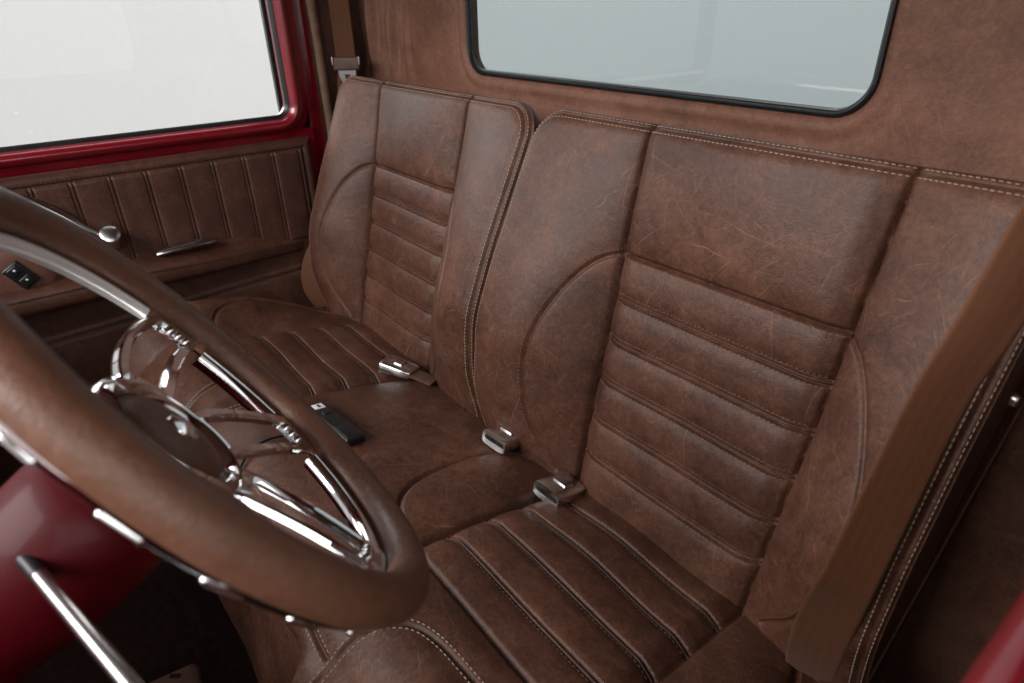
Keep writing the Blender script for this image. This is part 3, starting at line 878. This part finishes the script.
# ------------------------------------------------------------------ cab shell
cab = empty('truck_cab', (0, .28, -.38), 'truck cab rear wall trimmed in tan brown leather around the back window', 'truck cab')
def wall_y(x, z):
    k = np.clip((np.abs(x) - .62) / .17, 0, 1.1)
    y = .266 - .045 * k ** 2.2
    return y
WIN = rrect(0, .755, .416, .220, .052, 14)
P0 = np.array(WIN)
keep = [i for i in range(len(P0)) if np.linalg.norm(P0[i] - P0[i - 1]) > 1e-6]; P0 = P0[keep]
# refine straight runs
rf = []
for i in range(len(P0)):
    a, b2 = P0[i], P0[(i + 1) % len(P0)]; k = max(1, int(np.linalg.norm(b2 - a) / .006))
    rf += [a + (b2 - a) * j / k for j in range(k)]
P0 = np.array(rf); n0 = len(P0)
tg = np.roll(P0, -1, 0) - np.roll(P0, 1, 0); tg /= np.linalg.norm(tg, axis=1)[:, None]; on = np.stack([tg[:, 1], -tg[:, 0]], 1)
ctr = np.array([0, .755])
dirv = P0 - ctr
def outer_pt(d):
    k = min((.795 / abs(d[0])) if abs(d[0]) > 1e-6 else 9e9, (1.10 - .755) / d[1] if d[1] > 1e-6 else (1.15 / -d[1] if d[1] < -1e-6 else 9e9))
    return ctr + d * k
OUT = np.array([outer_pt(d) for d in dirv])
rows = []
lip = [(-.004, .030), (-.004, .012), (-.001, .004), (.004, .0), (.010, -.0025), (.017, -.0015), (.024, .0015), (.030, .001), (.040, 0)]
for a, dep in lip:
    q = P0 + on * a; rows.append(np.stack([q[:, 0], wall_y(q[:, 0], q[:, 1]) + dep, q[:, 1]], 1))
S0 = P0 + on * .040
nk = 130
for k in range(1, nk + 1):
    t = (k / nk); q = S0 + (OUT - S0) * t
    y = wall_y(q[:, 0], q[:, 1]) + .8 * lumps(q[:, 0], q[:, 1], 31) * min(1, t * 8)
    side = sstep(-.60, -.70, q[:, 0]) * sstep(.50, .56, q[:, 1])
    y = y - side * (.006 * np.sin(q[:, 0] * 120 + 9 * q[:, 1]) + .004 * np.sin(q[:, 0] * 210 - 14 * q[:, 1] + 1))
    rows.append(np.stack([q[:, 0], y, q[:, 1]], 1))
V = np.concatenate(rows); q = gridq(len(rows), n0, wrap_c=True).reshape(-1, 4)
npmesh('rear_panel', V, q, M_BACKP, cab)
mpw = lambda a, b_, dep: (a, .266 + dep, b_)
V, F = loop_sweep(WIN, [(-.0015, .006), (-.003, .001), (-.0060, -.0005), (-.0085, .002), (-.0095, .008), (-.0085, .016)], mpw)
m = MB(); m.add(V, F); m.build('window_seal', M_RUBBER, cab)
V, F = loop_sweep(WIN, [(-.0085, .010), (-.0100, .008), (-.0120, .0085), (-.0125, .014)], mpw)
m = MB(); m.add(V, F); m.build('seal_lip', M_PLASTIC, cab)
m = MB(); m.add([(-.408, .280, .544), (.408, .280, .544), (.408, .280, .966), (-.408, .280, .966)], [(0, 1, 2, 3)]); m.build('rear_window', M_GLASSR, cab, smooth=False)
for sx in (-1, 1):
    # quarter panel, windlace and painted pillar behind the door
    ys = np.linspace(.085, .262, 40); zs = np.linspace(-.38, 1.1, 200); Y, Z = np.meshgrid(ys, zs)
    X = sx * (.792 - .010 * sstep(.12, .10, Y) + .9 * lumps(Y * 2, Z, 3))
    q = gridq(*Y.shape).reshape(-1, 4)
    npmesh('quarter_panel', np.stack([X, Y, Z], -1), q if sx < 0 else q[:, ::-1], M_DOORL, cab)
    m = MB(); m.tube([(sx * .786, .106 - .012 * math.sin((z - .3)), z) for z in np.linspace(-.38, 1.1, 60)], .0125, n=14, flat=(1, 1)); m.build('windlace', M_TAN, cab)
    m = MB(); m.box((sx * .800, .078, .36), (.010, .034, 1.48), bev=.004); m.build('door_pillar', M_RED, cab)
    m = MB(); m.box((sx * .836, .080, .36), (.012, .15, 1.48)); m.build('door_seal', M_RUBBER, cab, smooth=False)
m = MB(); m.box((0, -1.10, .10), (1.55, .30, .62), bev=.06); m.build('dash_blocker', M_RED, cab)  # unseen dash, added to keep lamp light off the footwell
m = MB(); m.box((0, -1.14, -.30), (1.55, .20, .18), bev=.02); m.build('firewall_blocker', M_CARPET2, cab)  # unseen too, added below the dash as a light blocker
m = MB(); m.box((0, -.235, 1.115), (1.62, 1.05, .03), bev=.012); m.build('roof_blocker', M_BACKP, cab)  # out of view, added to cut the even ambient light from above
for sx in (-1, 1):
    m = MB(); m.box((sx * .815, -.27, 1.02), (.03, 1.05, .17), bev=.01); m.build('roof_rail_blocker', M_RED, cab)  # unseen side headers, added with the overhead panel to close off light
adopt(cab)

# ------------------------------------------------------------------ seat belts
def ribbon(pts, sides, width, mat, name, parent, thick=.0014, n=320):
    P = spline(pts, n); S = spline(sides, n)
    k = min(len(P), len(S)); P = P[:k]; S = S[:k]
    T = np.gradient(P, axis=0); T /= np.linalg.norm(T, axis=1)[:, None]
    S = S - (S * T).sum(1)[:, None] * T; S /= np.linalg.norm(S, axis=1)[:, None]; Nn = np.cross(T, S)
    s = np.concatenate([[0], np.cumsum(np.linalg.norm(np.diff(P, axis=0), axis=1))])
    nu = 17; us = np.linspace(-.5, .5, nu)
    rowsT = []; cross = [(u, 1) for u in us] + [(u, -1) for u in us[::-1]]
    V = np.stack([P + S * (u * width) + Nn * (sg * thick * .5 * (1 if abs(u) < .49 else .2)) for u, sg in cross], 1)
    m = len(cross); q = gridq(k, m, wrap_c=True).reshape(-1, 4)
    me_o = npmesh(name, V, q, mat, parent)
    me = me_o.data; uv = me.uv_layers.new(name='weave')
    vi = np.empty(len(me.loops), np.int32); me.loops.foreach_get('vertex_index', vi)
    uu = np.array([c[0] + .5 for c in cross])[vi % m]; vv = s[vi // m]
    uv.data.foreach_set('uv', np.stack([uu, vv], 1).ravel().astype(np.float32))
    return me_o

bl = empty('seat_belt', (-.76, .17, -.2), 'tan brown seat belt with latch plate hanging behind the passenger backrest', 'seat belt')
ribbon([(-.768, .160, 1.05), (-.770, .162, .75), (-.770, .163, .56), (-.768, .158, .50), (-.762, .140, .40), (-.755, .105, .25), (-.740, .025, .15), (-.735, -.018, .09), (-.728, -.03, .035), (-.712, -.012, -.02)], [(.55, .84, 0), (.55, .84, 0), (.5, .86, 0), (.45, .88, 0), (.4, .9, 0), (.3, .95, 0), (.3, .93, .1), (.45, .85, .2), (.5, .8, .2), (.5, .8, .2)], .047, M_WEB, 'webbing', bl)
Mx = Matrix((Vector((.55, .83, 0)).normalized(), Vector((0, 0, 1)), Vector((.83, -.55, 0)).normalized())).transposed().to_4x4()
c = Vector((-.766, .160, .545))
m = MB(); m.box(c, (.062, .030, .014), Mx, bev=.004); lp = m.build('latch_plate', M_BROWNPL, bl)
V = []; n = 32
tongue = [(-.021, -.012), (-.019, -.030), (-.012, -.043), (0, -.046), (.012, -.043), (.019, -.030), (.021, -.012)]
hole = [(-.006, -.024), (-.0065, -.030), (-.004, -.0345), (0, -.035), (.004, -.0345), (.0065, -.030), (.006, -.024)]
for zz in (.0015, -.0015):
    for a, b_ in tongue: V.append(c + Mx.to_3x3() @ Vector((a, b_, zz)))
    for a, b_ in hole: V.append(c + Mx.to_3x3() @ Vector((a, b_, zz)))
F = []
for base in (0, 14):
    for k in range(6): F.append((base + k, base + k + 1, base + 7 + k + 1, base + 7 + k))
    F.append((base + 0, base + 7, base + 13, base + 6))
for k in range(6): F.append((k, k + 1, 14 + k + 1, 14 + k)); F.append((7 + k, 7 + k + 1, 21 + k + 1, 21 + k))
m = MB(); m.add(V, F); m.build('tongue', M_SATIN, lp, smooth=False)
for s in (-1, 1):
    m = MB(); m.box(c + Mx.to_3x3() @ Vector((s * .031, .006, .001)), (.004, .020, .017), Mx, bev=.0015); m.build('edge_clip', M_SATIN, lp)
adopt(bl)

br = empty('seat_belt', (.70, 0, -.2), 'wide brown seat belt crossing the outer side of the driver backrest', 'seat belt')
ribbon([(.690, .14, .80), (.672, .080, .64), (.661, .040, .545), (.655, -.005, .455), (.6465, -.030, .385), (.638, -.063, .218), (.631, -.060, .160), (.625, -.053, .105), (.621, -.042, .058), (.618, -.028, .018), (.615, -.006, -.03)],
       [(.62, .78, -.1)] * 5 + [(.74, .65, -.1), (.88, .45, 0), (.94, .32, 0), (.96, .25, 0), (.97, .2, 0), (.97, .2, 0)], .051, M_WEB, 'webbing', br)
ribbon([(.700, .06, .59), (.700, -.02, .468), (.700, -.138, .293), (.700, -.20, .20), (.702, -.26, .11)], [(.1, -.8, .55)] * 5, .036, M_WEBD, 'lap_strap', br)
m = MB(); m.box((.699, -.082, .438), (.004, .006, .007), bev=.0015); m.build('tongue', M_SATIN, br)
m = MB(); m.box((.745, -.02, -.03), (.03, .05, .02), bev=.004); m.build('anchor', M_SATIN, br)
adopt(br)

# ------------------------------------------------------------------ floor, pad, studio
def sheet(name, x0, x1, y0, y1, z, mat):
    o = raw(name, [(x0, y0, z), (x1, y0, z), (x1, y1, z), (x0, y1, z)], [(0, 1, 2, 3)], mat, None, False); o['kind'] = 'structure'; return o
sheet('floor', -.80, .80, -1.6, .28, -.38, M_CARPET)
pad = empty('heel_pad', (-.06, -.60, -.38), 'small pale brown pad with a dark mark in the shadowed footwell', 'heel pad')
m = MB(); m.box((-.066, -.612, -.338), (.11, .11, .084), Matrix.Rotation(-.12, 4, 'Z'), bev=.014); m.build('cushion', M_PADL, pad)
m = MB(); m.box((-.100, -.588, -.2955), (.018, .008, .002), Matrix.Rotation(.9, 4, 'Z'), bev=.0008); m.build('mark', M_PLASTIC, pad)
adopt(pad)

# curved studio backdrop round the truck
n = 97; V = []; F = []
prof = [(3.0, -1.0), (3.5, -1.0), (3.85, -.9), (4.1, -.65), (4.2, -.3), (4.2, .5), (4.2, 4.5)]
for k in range(n):
    a = math.radians(360 * k / (n - 1))
    for r, z in prof: V.append((r * math.cos(a), r * math.sin(a), z))
mm = len(prof)
F = [(k * mm + j, k * mm + j + 1, (k + 1) * mm + j + 1, (k + 1) * mm + j) for k in range(n - 1) for j in range(mm - 1)]
o = raw('backdrop', V, F, M_WHITE); o['kind'] = 'structure'
o = sheet('ground', -6, 6, -6, 6, -1.01, M_WHITE)

# ------------------------------------------------------------------ light
w = bpy.data.worlds.new('World'); scn.world = w; w.use_nodes = True
bg = w.node_tree.nodes['Background']; bg.inputs[0].default_value = (.97, .98, 1, 1); bg.inputs[1].default_value = .10

def area(name, loc, target, sx_, sy_, power, col=(1, 1, 1)):
    l = bpy.data.lights.new(name, 'AREA'); l.shape = 'RECTANGLE'; l.size = sx_; l.size_y = sy_; l.energy = power; l.color = col
    o = bpy.data.objects.new(name, l); COL.objects.link(o); o.location = loc
    o.rotation_euler = (Vector(target) - Vector(loc)).to_track_quat('-Z', 'Y').to_euler(); return o
area('windshield_softbox', (-.15, -2.5, 1.75), (0, -.05, .25), 2.6, 1.1, 112, (1, .975, .95))
area('side_softbox', (-2.5, -.6, 1.25), (-.1, .0, .35), 1.6, .9, 32, (.97, .98, 1))
area('driver_softbox', (2.6, -1.3, 1.45), (.1, .1, .4), 2.4, 1.4, 30, (1, .98, .96))
area('backdrop_light', (-1.4, .4, 3.4), (-4.2, .4, .6), 3.0, 1.0, 47)
area('backdrop_light', (-.4, 1.4, 3.4), (-1.0, 4.2, .8), 3.0, 1.0, 46)

scn.view_settings.view_transform = 'Standard'; scn.view_settings.look = 'None'; scn.view_settings.exposure = 0
scn.cycles.max_bounces = 7; scn.cycles.use_adaptive_sampling = True; scn.cycles.adaptive_threshold = .02; scn.cycles.use_denoising = True
